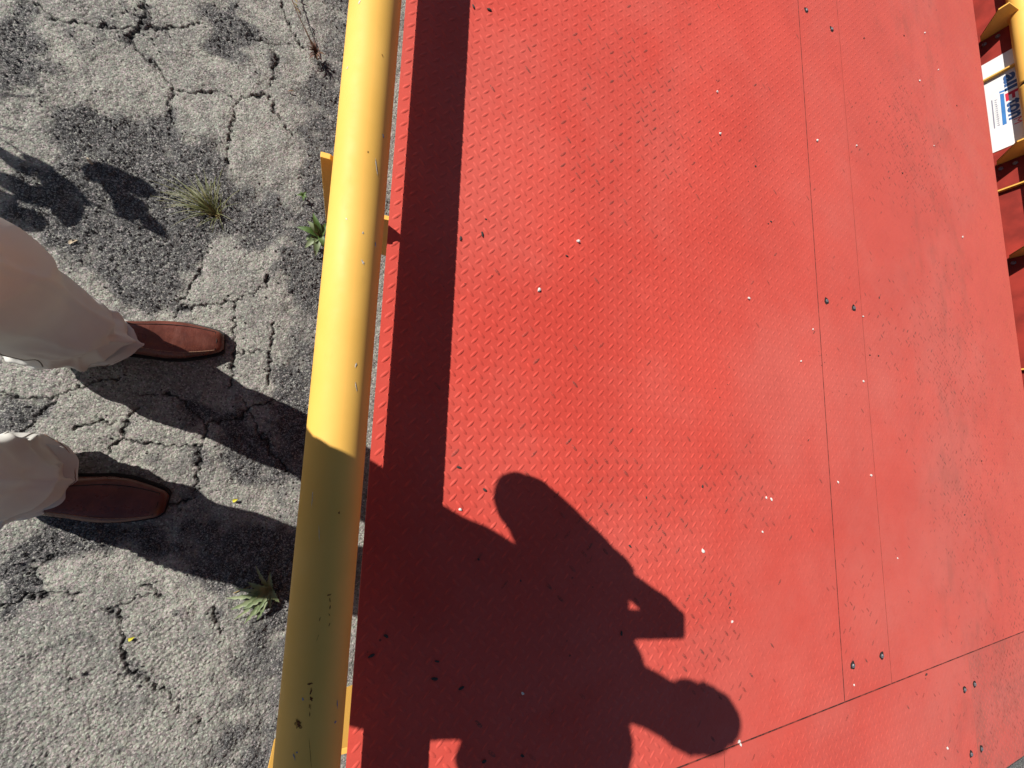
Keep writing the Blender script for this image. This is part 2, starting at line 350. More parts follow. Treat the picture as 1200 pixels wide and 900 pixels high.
# loose chippings lying in the crumbled patches
OCT = np.array([(1, 0, 0), (-1, 0, 0), (0, 1, 0), (0, -1, 0), (0, 0, 1), (0, 0, -1)], float)
OCF = np.array([(0, 2, 4), (2, 1, 4), (1, 3, 4), (3, 0, 4), (2, 0, 5), (1, 2, 5), (3, 1, 5), (0, 3, 5)])
def stones(n, weight, smin, smax, seed):
    r = np.random.default_rng(seed); w = np.clip(weight, 0, None).ravel(); w = w / w.sum()
    idx = r.choice(w.size, n, p=w); ii, jj = np.unravel_index(idx, weight.shape)
    px = xs[ii] + r.uniform(-ST, ST, n); py = ys[jj] + r.uniform(-ST, ST, n); s = smin + (smax - smin) * r.random(n) ** 3
    V = OCT[None] * (s[:, None, None] * r.uniform(.6, 1.3, (n, 6, 1)) * np.array([1, 1, .7])[None, None])
    a = r.uniform(0, 6.28, n); ca, sa = np.cos(a)[:, None], np.sin(a)[:, None]
    X = V[..., 0] * ca - V[..., 1] * sa + px[:, None]; Y = V[..., 0] * sa + V[..., 1] * ca + py[:, None]
    Zz = V[..., 2] + (Hh[ii, jj] + s * .35)[:, None]
    return np.stack([X, Y, Zz], -1).reshape(-1, 3), (OCF[None] + np.arange(n)[:, None, None] * 6).reshape(-1, 3)
V, F = stones(5200, dark ** 2 * (fade > .5), .0012, .0042, 3); o = mesh('gravel', V, F, M_grit)
tag(o, 'pale grey grit scattered over the broken asphalt', 'gravel', kind='stuff')
V, F = stones(4200, (dark ** 2 + spall * .4) * (fade > .5), .0013, .0046, 4); o = mesh('gravel', V, F, M_gritd)
tag(o, 'dark grit and crumbled bitumen in the asphalt hollows', 'gravel', kind='stuff')

# ------------------------------------------------------------------ truck scale deck
XL, XR, YE, YJ, YT = 0.054, 3.409, -1.337, -0.8485, 4.6
scale = empty('truck_scale', (1.73, 0.5, DZ))
tag(scale, 'red painted truck scale deck of diamond tread plate with bolted middle strip', 'truck scale')
PLATES = [(XL, 1.6000, YJ + .0032, YT, M_deck), (1.6058, 1.8885, YJ + .0032, YT, M_deck), (1.8928, XR, YJ + .0032, YT, M_deck),
          (XL, 1.0365, YE, YJ - .0018, M_deck), (1.0395, 2.4680, YE, YJ - .0018, M_deck), (2.4710, XR, YE, YJ - .0018, M_deck_d)]
PIT = 0.0325
def lug_proto():
    L, W, Hg = .0128, .0044, .0021
    base = []; top = []
    for k in range(8):
        a = 2 * math.pi * k / 8; c, s = math.cos(a), math.sin(a)
        base.append((L * math.copysign(abs(c) ** .9, c), W * s, 0.0))
    for k in range(4):
        a = math.pi / 2 * k; top.append((L * .66 * math.cos(a), W * .46 * math.sin(a), Hg))
    V = np.array(base + top); F3 = []; F4 = []
    for k in range(4):
        b0, b1, b2 = 2 * k, (2 * k + 1) % 8, (2 * k + 2) % 8; t0, t1 = 8 + k, 8 + (k + 1) % 4
        F3 += [(b0, b1, t0), (b1, t1, t0), (b1, b2, t1)]
    F4 = [(8, 9, 10, 11)]
    return V, np.array(F3), np.array(F4)
LV, LF3, LF4 = lug_proto()
WEARZ = [(.62, -.14, .13), (.80, -.22, .12), (1.02, -.42, .10), (1.0, -.60, .12), (.75, 1.0, .22), (2.55, .45, .40), (2.6, -.25, .35), (2.45, 1.4, .35), (1.15, -.15, .14), (1.7, -.55, .12), (.6, .75, .1), (2.9, -1.0, .4)]
for pi_, (x0, x1, y0, y1, mt) in enumerate(PLATES):
    p = box('tread_plate', (x0, y0, DZ - .012), (x1, y1, DZ), mt, scale)
    r = np.random.default_rng(20 + pi_)
    cx = np.arange(x0 + .012 + r.uniform(0, .012), x1 - .012, PIT); cy = np.arange(y0 + .014 + r.uniform(0, .01), min(y1, 3.9) - .014, PIT)
    A, B = np.meshgrid(cx, cy, indexing='ij')
    pts = [np.stack([A.ravel(), B.ravel(), np.full(A.size, math.pi / 4)], -1), np.stack([A.ravel() + PIT / 2, B.ravel() + PIT / 2, np.full(A.size, -math.pi / 4)], -1)]
    P = np.vstack(pts); P = P[(P[:, 0] < x1 - .012) & (P[:, 1] < min(y1, 3.9) - .012)]
    n = len(P); ca, sa = np.cos(P[:, 2])[:, None], np.sin(P[:, 2])[:, None]
    sc = r.uniform(.93, 1.06, n)[:, None]; lowf = .5 + .5 * np.sin(P[:, 0] * 2.3 + 1.2 * np.sin(P[:, 1] * 1.7 + 1.0)) * np.cos(P[:, 1] * 1.9 + .8 * np.sin(P[:, 0] * 3.1))
    worn = np.zeros(n)
    for (wx_, wy_, ws) in ((1.32, -.52, .30), (1.75, -.45, .35), (2.2, -.45, .55), (1.1, -.80, .22), (2.3, .9, .5)): worn = np.maximum(worn, np.exp(-(((P[:, 0] - wx_) ** 2 + (P[:, 1] - wy_) ** 2) / ws ** 2)))
    flatx = (1 - .72 * worn) * np.clip(1.12 - .34 * (P[:, 0] - .3), .32, 1.05)
    hz = (r.uniform(.75, 1.1, n) * flatx * (.62 + .38 * lowf))[:, None]
    X = (LV[None, :, 0] * ca - LV[None, :, 1] * sa) * sc + P[:, :1]; Y = (LV[None, :, 0] * sa + LV[None, :, 1] * ca) * sc + P[:, 1:2]
    Zz = LV[None, :, 2] * hz + DZ - .00015
    off = (np.arange(n) * 12)[:, None, None]
    wr = np.zeros(n)
    for (wx_, wy_, ws) in WEARZ: wr = np.maximum(wr, np.exp(-(((P[:, 0] - wx_) ** 2 + (P[:, 1] - wy_) ** 2) / ws ** 2)))
    wr = np.clip((r.random(n) < .012 + .50 * wr) * r.uniform(.35, .95, n), 0, 1)
    W = np.zeros((n, 12)); W[:, 8:] = wr[:, None]; W[:, :8] = wr[:, None] * .55
    o = mesh('tread_lugs', np.stack([X, Y, Zz], -1).reshape(-1, 3), [(LF3[None] + off).reshape(-1, 3), (LF4[None] + off).reshape(-1, 4)], M_lug, p, True, {'wear': W})
    o['kind'] = 'stuff'
# steel below the plates
for x_, w_ in ((1.6029, .0028), (1.89065, .0021)):
    box('joint_grime', (x_ - w_, YJ + .0032, DZ - .010), (x_ + w_, YT, DZ - .0010), M_grime, scale)
box('joint_grime', (XL, YJ - .0017, DZ - .010), (XR, YJ + .0031, DZ - .0010), M_grime, scale)
for x_ in (1.03775, 2.4695):
    box('joint_grime', (x_ - .0014, YE, DZ - .010), (x_ + .0014, YJ - .0018, DZ - .0010), M_grime, scale)
box('light_block_pan', (XL + .03, YE + .03, DZ - .05), (XR - .03, YT - .02, DZ - .018), M_redsteel, scale)  # unseen sheet added below the plates to block light through the gaps
box('side_beam', (XL + .11, YE + .004, .14), (XL + .13, YT, DZ - .0125), M_redsteel, scale)
box('side_beam', (XR - .13, YE + .004, .14), (XR - .11, YT, DZ - .0125), M_redsteel, scale)
box('end_beam', (XL + .1305, YE + .004, .14), (XR - .1305, YE + .024, DZ - .0125), M_redsteel, scale)
# countersunk bolts
BO = [(1.655, 1.818), (1.832, 1.814), (1.655, .543), (1.834, .544), (1.660, -.745), (1.838, -.745), (2.500, -.970), (2.412, -.973), (2.501, -1.213), (2.412, -1.210), (1.655, 3.09), (1.832, 3.09)]
def disc_rings(r0, r1, z0, z1, k): return None
hexp = None
for q, (x, y) in enumerate(BO):
    k = 20; a = np.linspace(0, 2 * math.pi, k, endpoint=False); rr = .0135 * (1 + .10 * np.sin(a * 3 + q) + .06 * np.sin(a * 5 + 2 * q))
    ring = lambda s, z: [(x + math.cos(t) * u * s, y + math.sin(t) * u * s, z) for t, u in zip(a, rr)]
    bo = loft('bolt', [ring(1, DZ + .0002), ring(1, DZ + .0006), ring(.8, DZ + .0009)], M_hole, scale, True, False)
    hr = .0068; h6 = lambda s, z: [(x + math.cos(t + q) * hr * s, y + math.sin(t + q) * hr * s, z) for t in np.linspace(0, 2 * math.pi, 6, endpoint=False)]
    loft('bolt_head', [h6(1, DZ + .0005), h6(1, DZ + .0034), h6(.82, DZ + .0046)], M_bolt, bo, True, False)

# raised asphalt approach beyond the end of the deck
pv = [(-.35, YE - .03, 0), (XR + .7, YE - .03, 0), (XR + .7, YE - .03, DZ - .02), (-.02, YE - .03, DZ - .02)]
xa0, xa1, ya = .02, XR + .35, YE - .028
V = [(xa0, ya, -.02), (xa1, ya, -.02), (xa1, ya, DZ - .015), (xa0, ya, DZ - .015), (xa0 - .5, -12, -.02), (xa1 + .5, -12, -.02), (xa1 + .5, -12, .01), (xa0 - .5, -12, .01)]
o = mesh('approach_road', V, np.array([(0, 1, 2, 3), (3, 2, 6, 7), (0, 3, 7, 4), (1, 5, 6, 2), (4, 7, 6, 5), (0, 4, 5, 1)]), M_asph, None, False, {'dark': np.full(8, .7), 'crack': np.zeros(8)})
tag(o, 'dark asphalt approach road rising to the end of the deck', kind='structure')

# ------------------------------------------------------------------ near guard rail
RX, RZ, RR = -0.010, DZ + 0.153, 0.0458
rail = empty('guard_rail', (RX, 0.5, 0.3))
tag(rail, 'long yellow round pipe guard rail between the asphalt and the red deck', 'guard rail', 'yellow guard rails along the deck')
def pipe(name, x, z, r, y0, y1, mat, parent, k=72):
    a = np.linspace(0, 2 * math.pi, k, endpoint=False); yy = np.linspace(y0, y1, 420)
    rr_ = lambda t, y: r * (1 + .0035 * mnoise.noise((math.cos(t) * 1.2, y * 3.0, math.sin(t) * 1.2)) + .002 * mnoise.noise((math.cos(t) * 3, y * 14.0, math.sin(t) * 3 + x)))
    rings = [[(x + rr_(t, y) * math.cos(t), y, z + rr_(t, y) * math.sin(t)) for t in a] for y in yy]
    o = loft(name, rings, mat, parent)
    return o
pipe('rail_pipe', RX, RZ, RR, -3.2, 5.2, M_yel, rail)
def extrude_xz(name, pts, y0, y1, mat, parent, bevel=.0012):
    n = len(pts); V = [(x, y0, z) for x, z in pts] + [(x, y1, z) for x, z in pts]
    G = [np.arange(n).reshape(1, -1), (np.arange(n)[::-1] + n).reshape(1, -1), np.array([(i, i + n, (i + 1) % n + n, (i + 1) % n) for i in range(n)])]
    o = mesh(name, V, G, mat, parent)
    me = o.data; import bmesh
    bm = bmesh.new(); bm.from_mesh(me); bmesh.ops.recalc_face_normals(bm, faces=bm.faces); bm.to_mesh(me); bm.free()
    if bevel:
        m = o.modifiers.new('edge', 'BEVEL'); m.width = bevel; m.segments = 2; m.limit_method = 'ANGLE'
    return o
for yb in (.486, -.628, 1.60, 2.71, -1.74):
    prof = [(-.079, .128), (-.079, -.112), (-.045, -.20), (.16, -.275), (.16, -.040), (.024, -.040), (-.018, .01), (-.018, .110), (-.040, .112), (-.053, .118), (-.063, .128)]
    br = extrude_xz('bracket', [(x, z + DZ) for x, z in prof], yb - .0055, yb + .0055, M_yel, rail)
# paint damage: small flakes that hug the pipe
def flake(y, th, ln, wd, mat, seed, rot=0.0, name='paint_chip', lift=.0004):
    r = np.random.default_rng(seed); k = 14; ring = []; wd *= .75; ln *= .85; rot += r.uniform(-.35, .35)
    for a in np.linspace(0, 2 * math.pi, k, endpoint=False):
        u = r.uniform(.35, 1.15); dy = ln / 2 * math.sin(a) * u; dt = wd / 2 * math.cos(a) * u
        dy, dt = dy * math.cos(rot) - dt * math.sin(rot), dy * math.sin(rot) + dt * math.cos(rot)
        t = R(th) + dt / RR; ring.append((RX + (RR + lift) * math.cos(t), y + dy, RZ + (RR + lift) * math.sin(t)))
    t = R(th); V = ring + [(RX + (RR + lift + .0002) * math.cos(t), y, RZ + (RR + lift + .0002) * math.sin(t))]
    F = np.array([(k, (i + 1) % k, i) for i in range(k)])
    o = mesh(name, V, F, mat, rail)
for q, (y, th, ln, wd, mt, rot) in enumerate([
    (-.413, 109.8, .013, .008, M_rust, .3), (-.414, 110.6, .019, .013, M_rustl, .3), (-.362, 97, .004, .010, M_rust, .2), (-.372, 94.5, .012, .004, M_rust, 0), (-.382, 93, .009, .006, M_rust, .4),
    (-.392, 94, .012, .004, M_rustl, .2), (-.402, 93, .009, .003, M_rust, -.3), (-.245, 78.5, .004, .009, M_rust, 0), (-.252, 76.5, .012, .003, M_rustl, .1), (-.262, 75, .009, .002, M_rust, -.2),
    (-.273, 75, .010, .0018, M_rustl, .2), (-.287, 73.7, .007, .0022, M_rust, 0), (-.276, 90.3, .008, .0022, M_rustl, .1), (-.302, 91.6, .013, .0016, M_rustl, 0), (-.459, 85.4, .075, .0012, M_rustl, 0),
    (-.449, 108, .005, .004, M_blue, .3), (-.454, 112, .012, .0022, M_blue, .6), (-.381, 106.5, .007, .003, M_blue, .2), (-.404, 44, .020, .0022, M_blue, -.1), (-.428, 45, .007, .005, M_blue, 0),
    (.513, 46.3, .012, .005, M_blue, .2), (.449, 57.7, .036, .004, M_pale, .15), (.272, 69.9, .012, .006, M_pale, .4), (.322, 74.9, .006, .005, M_pale, 0), (.312, 42.5, .012, .003, M_blue, 0), (.467, 78.8, .005, .005, M_rustl, 0),
    (.623, 141, .009, .005, M_pale, .1), (.750, 125, .010, .006, M_pale, .2), (.066, 62, .022, .003, M_pale, .2), (-.109, 123.8, .030, .0018, M_pale, .1), (-.156, 105, .030, .0015, M_pale, .15), (-.128, 74, .005, .004, M_rust, 0),
    (.10, 66, .010, .0035, M_pale, 0), (.66, 66, .007, .004, M_rustl, .2), (.34, 108, .006, .003, M_pale, .5)]):
    flake(y, th, ln, wd, mt, 100 + q, rot, lift=.0004 if mt is not M_rustl or th != 110.6 else .0003)

# ------------------------------------------------------------------ far guard rail: kerb plate, gussets, pipe and sign
WX = 3.800; TX, TZ, FR = 3.767, DZ + .0953, .0507
frail = empty('guard_rail', (WX, 1.5, 0.0))
tag(frail, 'yellow pipe guard rail with gusset plates on red kerb plate at far edge', 'guard rail', 'yellow guard rails along the deck')
box('kerb_plate', (WX, YE, .0), (WX + .014, YT, TZ - FR * .55), M_redsteel, frail)
pipe('rail_pipe', TX, TZ, FR, -1.3, 2.267, M_yel, frail, 40)
pipe('rail_pipe', TX, TZ, FR, 2.289, 5.2, M_yel, frail, 40)
pipe('pipe_sleeve', TX, TZ, FR * .82, 2.16, 2.39, simple('dark_sleeve', (.03, .02, .015), .7), frail, 40)
for yb in (2.775, 1.857, 1.213, .22, 3.69):
    prof = [(WX, -.20), (WX, -.089), (WX - .050, -.075), (WX - .196, .048), (WX - .196, .093), (WX - .066, .102), (WX, .073)][1:]
    gu = extrude_xz('gusset', [(x, z + DZ) for x, z in prof], yb - .0045, yb + .0045, M_yel, frail, .0006)
    for zz in (-.073, -.013):
        x, y = WX, yb - .038
        hx6 = lambda s, xx: [(xx, y + .012 * s * math.cos(t), DZ + zz + .012 * s * math.sin(t)) for t in np.linspace(0, 2 * math.pi, 6, endpoint=False)]
        loft('bolt_head', [hx6(1, x - .001), hx6(1, x - .010), hx6(.8, x - .012)], M_bolt, frail, True, False)
for yb in (2.466, 1.665, .495, 3.27):
    box('stiffener', (WX - .033, yb - .0045, .05), (WX - .0055, yb + .0045, TZ - FR * .80), M_yel, frail)

sign = empty('sign', (WX - .003, 2.27, DZ - .03))
tag(sign, 'white company sign with blue and red lettering on the far red kerb plate', 'sign')
box('panel', (WX - .005, 1.947, DZ - .115), (WX - .0012, 2.595, TZ - FR * .6), M_sign, sign)
SX = WX - .0053
def text_part(body, y_left, z0, height, width, mat, bold=0.0):
    cu = bpy.data.curves.new('lettering', 'FONT'); cu.body = body; cu.size = 1; cu.offset = bold; cu.resolution_u = 3
    tmp = bpy.data.objects.new('lettering', cu); col.objects.link(tmp)
    dg = bpy.context.evaluated_depsgraph_get(); me = bpy.data.meshes.new_from_object(tmp.evaluated_get(dg)); bpy.data.objects.remove(tmp)
    co = np.zeros(len(me.vertices) * 3, np.float32); me.vertices.foreach_get('co', co); co = co.reshape(-1, 3)
    mn, mxx = co.min(0), co.max(0); u = (co[:, 0] - mn[0]) / (mxx[0] - mn[0]); v = (co[:, 1] - mn[1]) / (mxx[1] - mn[1])
    out = np.stack([np.full(len(co), SX), y_left - u * width, DZ + z0 + v * height], -1).astype(np.float32)
    me.vertices.foreach_set('co', out.ravel()); me.materials.clear(); me.materials.append(mat); me.update()
    return link('lettering', me, sign)
text_part('all', 2.438, -.016, .072, .113, M_snavy, .035)
text_part('E', 2.309, -.016, .066, .055, M_sred, .03)
text_part('ton', 2.249, -.016, .064, .131, M_snavy, .035)
text_part('M', 2.112, .004, .033, .038, M_sred, .0)
def flat(name, pts, mat): mesh(name, [(SX, y, DZ + z) for y, z in pts], np.arange(len(pts)).reshape(1, -1), mat, sign)
flat('underline', [(2.327, -.0365), (2.320, -.020), (2.105, -.0245), (2.104, -.042)][::-1], M_sblue)
flat('underline_hook', [(2.346, -.0378), (2.340, -.0068), (2.328, -.0068), (2.333, -.0378)], M_sblue)
flat('rule', [(2.313, -.0755), (2.312, -.0705), (2.108, -.0738), (2.110, -.0788)][::-1], M_sgrey)
r = np.random.default_rng(5)
for q in range(13):
    y = 2.302 - q * .015; b0 = -.0643
    flat('small_print', [(y, b0), (y, b0 + r.uniform(.009, .0155)), (y - .0031, b0 + r.uniform(.009, .0155)), (y - .0031, b0)], M_sgrey)
    flat('small_print', [(y - .0035, b0 + .0045 + r.uniform(0, .006)), (y - .0035, b0 + .0095), (y - .009, b0 + .0095), (y - .009, b0 + .0055)], M_sgrey)
WHITE= [[0.543,0.524],[0.428,0.366],[1.216,0.478],[1.106,1.047],[1.1,1.205],[1.664,1.217],[1.948,1.292],[2.705,2.217],[2.816,2.043],[2.588,1.879],[2.669,1.54],[2.869,1.091],[1.475,0.291],[1.893,0.518],[1.857,0.25],[1.858,-0.111],[1.644,-0.133],[1.28,-0.181],[1.256,-0.175],[1.232,-0.279],[1.083,-0.521],[0.249,-0.17],[2.226,-1.14],[1.656,-0.804],[0.414,-0.575],[1.094,-0.839],[1.993,-0.424],[1.556,0.418],[1.1,-0.849],[0.975,-0.315]]
DARKP= [[1.283,0.982],[1.663,0.544],[1.352,0.788],[0.219,1.089],[0.261,1.101],[0.271,0.478],[0.278,0.52],[0.242,-0.079],[0.305,-0.129],[1.92,0.362],[1.982,0.366],[1.491,0.012],[2.572,-0.29],[2.321,1.28],[2.089,1.891],[2.476,2.091],[0.981,-0.135],[0.715,-0.283],[0.771,-0.16],[1.077,-0.483],[0.218,0.455],[2.026,0.62],[2.996,1.898],[1.337,0.777],[0.328,-0.69],[0.418,-0.702],[2.799,-0.053],[1.083,-0.446],[0.109,-0.408],[0.084,-0.44],[0.216,-0.474],[0.212,-0.506],[0.27,-0.536],[0.401,-0.335],[0.296,-0.278],[0.687,-0.492],[2.126,-0.861],[0.509,0.475]]
# ------------------------------------------------------------------ person
M_skin = simple('skin', (.46, .27, .19), .5, .4, .08, 40)
M_hair = simple('dark_hair', (.035, .024, .018), .6, .3, .3, 120)
M_eye = simple('eye_white', (.7, .68, .65), .3, .5, .02, 50)
M_iris = simple('eye_iris', (.05, .03, .02), .2, .5, .02, 50)
M_shirt = simple('grey_shirt_cotton', (.16, .17, .20), .85, .2, .08, 300, .2)
def make_khaki():
    m, nt, b = material('khaki_cotton_twill', 0.85, 0.2); g = N(nt)
    c = g.mix(g.ramp(g.noise(6, 4), .3, .7), (.58, .570, .525), (.65, .640, .595))
    w = g.new('ShaderNodeTexWave'); w.inputs['Scale'].default_value = 420; w.inputs['Distortion'].default_value = .6; w.bands_direction = 'DIAGONAL'
    g.set(w.inputs['Vector'], g.coord())
    c = g.mix(g.math('MULTIPLY', w.outputs['Fac'], .10), c, (.42, .39, .34)); g.set(b.inputs['Base Color'], c)
    g.bump(b, g.math('ADD', g.noise(60, 4), g.math('MULTIPLY', w.outputs['Fac'], .3)), .12, .002); return m
M_khaki = make_khaki()
def make_leather():
    m, nt, b = material('brown_leather', 0.36, 0.5); g = N(nt)
    c = g.mix(g.ramp(g.noise(28, 6, .65), .3, .72), (.098, .028, .019), (.165, .052, .034))
    c = g.mix(g.math('MULTIPLY', g.ramp(g.noise(140, 4), .5, .8), .3), c, (.07, .022, .016)); g.set(b.inputs['Base Color'], c)
    g.set(b.inputs['Roughness'], g.ramp(g.noise(35, 5), .3, .7, .24, .40))
    g.bump(b, g.math('ADD', g.noise(420, 3), g.math('MULTIPLY', g.noise(38, 4, .6, g.map((2.2, .5, 1))), 3.0)), .22, .0016); return m
M_leath = make_leather()
M_sole = simple('black_rubber_sole', (.020, .017, .016), .6, .3, .2, 80)
M_welt = simple('pale_stitching', (.30, .17, .11), .7, .3, .2, 300)
M_phone = simple('black_phone_glass', (.02, .02, .022), .2, .5, .05, 30)

def ellipsoid(c, f, u, rf, rs, ru, k=20, n=14):
    f = Vector(f).normalized(); s = Vector(u).cross(f).normalized(); u = f.cross(s).normalized(); c = Vector(c); rings = []
    for a in np.linspace(-math.pi / 2 * .97, math.pi / 2 * .97, n):
        rings.append([c + u * ru * math.sin(a) + (f * rf * math.cos(b) + s * rs * math.sin(b)) * math.cos(a) for b in np.linspace(0, 2 * math.pi, k, endpoint=False)])
    return loft_arrays(rings)
def rings_h(secs, n, k=28):
    """horizontal elliptical sections (x,y,z,rx,ry), splined"""
    S = spline(secs, n); out = []
    for x, y, z, rx, ry in S: out.append([(x + rx * math.cos(a), y + ry * math.sin(a), z) for a in np.linspace(0, 2 * math.pi, k, endpoint=False)])
    return np.array(out)
def limb(pts, rad, n=24, k=18):
    S = spline([tuple(p) + (q,) for p, q in zip(pts, rad)], n); return loft_arrays(tube_rings([s[:3] for s in S], [float(s[3]) for s in S], k))
def remeshed(name, parts, voxel, mat, parent, wrinkle=0.0):
    V, G = join(parts); tmp = mesh(name + '_raw', V, G, None)
    m = tmp.modifiers.new('r', 'REMESH'); m.mode = 'VOXEL'; m.voxel_size = voxel; m.use_smooth_shade = True
    m2 = tmp.modifiers.new('s', 'SMOOTH'); m2.factor = .5; m2.iterations = 4
    if wrinkle:
        tx = bpy.data.textures.new('folds', 'CLOUDS'); tx.noise_scale = .09
        m3 = tmp.modifiers.new('d', 'DISPLACE'); m3.texture = tx; m3.strength = wrinkle; m3.mid_level = .5
    dg = bpy.context.evaluated_depsgraph_get(); me = bpy.data.meshes.new_from_object(tmp.evaluated_get(dg)); old = tmp.data
    bpy.data.objects.remove(tmp); bpy.data.meshes.remove(old)
    me.materials.clear(); me.materials.append(mat); me.name = name
    me.polygons.foreach_set('use_smooth', np.ones(len(me.polygons), bool))
    return link(name, me, parent)

person = empty('person', (-.55, .0, 0.0))
tag(person, 'person in khaki trousers and brown leather shoes standing on the asphalt', 'person')
def W3(x, y, z): return CAM + CM @ Vector((x, y, z))       # a point given in the held phone's own frame
HC = Vector((-.200, -.070, 1.538)); HF = Vector((.80, .02, -.60)).normalized(); HU = Vector((.60, 0, .80)).normalized(); HS = HU.cross(HF).normalized()
shL, elL, wrL = Vector((-.325, .165, 1.345)), Vector((-.238, .224, 1.075)), Vector((-.110, .108, 1.250))
shR, elR, wrR = Vector((-.305, -.205, 1.335)), Vector((-.300, -.300, 1.080)), Vector((-.215, -.095, 1.175))
hipL, knL, anL = Vector((-.50, .14, .90)), Vector((-.535, .203, .49)), Vector((-.576, .180, .085))
hipR, knR, anR = Vector((-.51, -.03, .90)), Vector((-.585, -.092, .49)), Vector((-.640, -.142, .085))
torso = [(-.50, .055, .86, .115, .165), (-.50, .055, .95, .12, .168), (-.475, .015, 1.06, .115, .165), (-.41, .01, 1.20, .12, .168), (-.35, -.015, 1.32, .10, .175), (-.31, -.03, 1.385, .075, .10), (-.285, -.04, 1.41, .058, .062)]
parts = [loft_arrays(rings_h(torso, 30)), limb([(-.30, -.045, 1.36), (-.255, -.055, 1.44), tuple(HC - HU * .04 - HF * .02)], [.070, .066, .062]),
         ellipsoid(HC, HF, HU, .093, .074, .115), ellipsoid(HC - HU * .055 + HF * .035, HF, HU, .062, .055, .062), ellipsoid(HC - HU * .02 + HF * .095, HF, HU, .020, .013, .022),
         ellipsoid(HC + HU * .005 + HF * .092, HF, HU, .012, .010, .03), ellipsoid(HC - HU * .062 + HF * .088, HF, HU, .010, .026, .007), ellipsoid(HC - HU * .095 + HF * .078, HF, HU, .016, .02, .014),
         ellipsoid(HC - HU * .01 + HS * .076 - HF * .005, HF, HU, .021, .014, .034, 12, 8), ellipsoid(HC - HU * .01 - HS * .080 - HF * .005, HF, HU, .021, .014, .034, 12, 8),
         limb([shL, shL.lerp(elL, .5), elL, elL.lerp(wrL, .35), wrL], [.055, .05, .042, .041, .028]), limb([shR, shR.lerp(elR, .5), elR, elR.lerp(wrR, .35), wrR], [.055, .05, .042, .041, .028])]
for hp, kn, an, ft in ((hipL, knL, anL, Vector((-.46, .208, .034))), (hipR, knR, anR, Vector((-.52, -.187, .034)))):
    parts.append(limb([hp, hp.lerp(kn, .5), kn, kn.lerp(an, .3), an, ft], [.085, .075, .056, .056, .036, .026]))
# hands: palm, four unequal fingers and a thumb closed on the phone
def fing(pts, r): return limb([W3(*p) for p in pts], r, 12, 10)
parts += [limb([wrL, W3(-.078, .086, .004), W3(-.044, .070, .012), W3(-.030, .050, .018)], [.031, .034, .032, .020], 14, 14)]
for x, ln in ((-.052, .86), (-.071, 1.0), (-.090, .93), (-.108, .74)):
    parts.append(fing([(x, .040, -.018), (x + .002, .040 - .035 * ln, -.013), (x + .003, .040 - .056 * ln, -.006), (x + .002, .040 - .058 * ln, .006)], [.0095, .009, .0085, .0065]))
parts.append(fing([(-.058, .086, -.002), (-.034, .078, .006), (-.012, .066, .014), (.010, .050, .0205)], [.019, .0155, .0125, .0085]))
parts += [limb([wrR, W3(-.205, -.056, -.012), W3(-.172, -.034, -.006), W3(-.150, -.020, -.012)], [.029, .036, .038, .028], 14, 14)]
for y, ln in ((.006, .9), (-.012, 1.0), (-.030, .93), (-.047, .76)):
    parts.append(fing([(-.165, y - .012, -.014), (-.165 + .035 * ln, y, -.024), (-.165 + .058 * ln, y + .004, -.020), (-.165 + .066 * ln, y + .005, -.006)], [.0095, .009, .0085, .0065]))
parts.append(fing([(-.185, -.018, .010), (-.160, -.004, .020), (-.135, .004, .020), (-.118, .008, .0175)], [.013, .0115, .010, .0075]))
remeshed('body', parts, .0055, M_skin, person)
for s in (-1, 1):
    V, G = ellipsoid(HC + HU * .012 + HF * .080 + HS * s * .031, HF, HU, .012, .012, .011, 12, 8); e = mesh('eye', V, G, M_eye, person, True)
    V, G = ellipsoid(HC + HU * .011 + HF * .0905 + HS * s * .031, HF, HU, .002, .005, .005, 10, 6); mesh('iris', V, G, M_iris, e, True)
    V, G = ellipsoid(HC + HU * .034 + HF * .086 + HS * s * .031, HF, HU, .006, .018, .004, 10, 6); mesh('eyebrow', V, G, M_hair, person, True)
hv, hg = ellipsoid(HC + HU * .016 - HF * .014, HF, HU, .096, .083, .112, 40, 30)
hv = np.array(hv); rel = hv - np.array(HC); fr = rel @ np.array(HF); up_ = rel @ np.array(HU)
hv = np.where(((fr > .035) & (up_ < .065))[:, None], np.array(HC) + rel * .80, hv); hv = np.where((up_ < -.07)[:, None], np.array(HC) + rel * .72, hv)
hv = hv * (1) + rng.normal(0, .0030, hv.shape); mesh('hair', hv, hg, M_hair, person, True)
# shirt
sp = [loft_arrays(rings_h([(-.51, .005, .86, .155, .222), (-.50, .005, .95, .155, .230), (-.475, .002, 1.06, .150, .228), (-.41, .0, 1.20, .148, .205), (-.35, -.015, 1.32, .128, .203), (-.31, -.03, 1.385, .098, .122)] + [(-.29, -.04, 1.405, .075, .078)], 30)),
      limb([shL - Vector((0, .05, 0)), shL, shL.lerp(elL, .5), elL, elL.lerp(wrL, .4), elL.lerp(wrL, .96)], [.075, .078, .074, .066, .058, .042]),
      limb([shR + Vector((0, .05, 0)), shR, shR.lerp(elR, .5), elR, elR.lerp(wrR, .4), elR.lerp(wrR, .96)], [.075, .078, .074, .066, .058, .042])]
remeshed('shirt', sp, .009, M_shirt, person, .020)

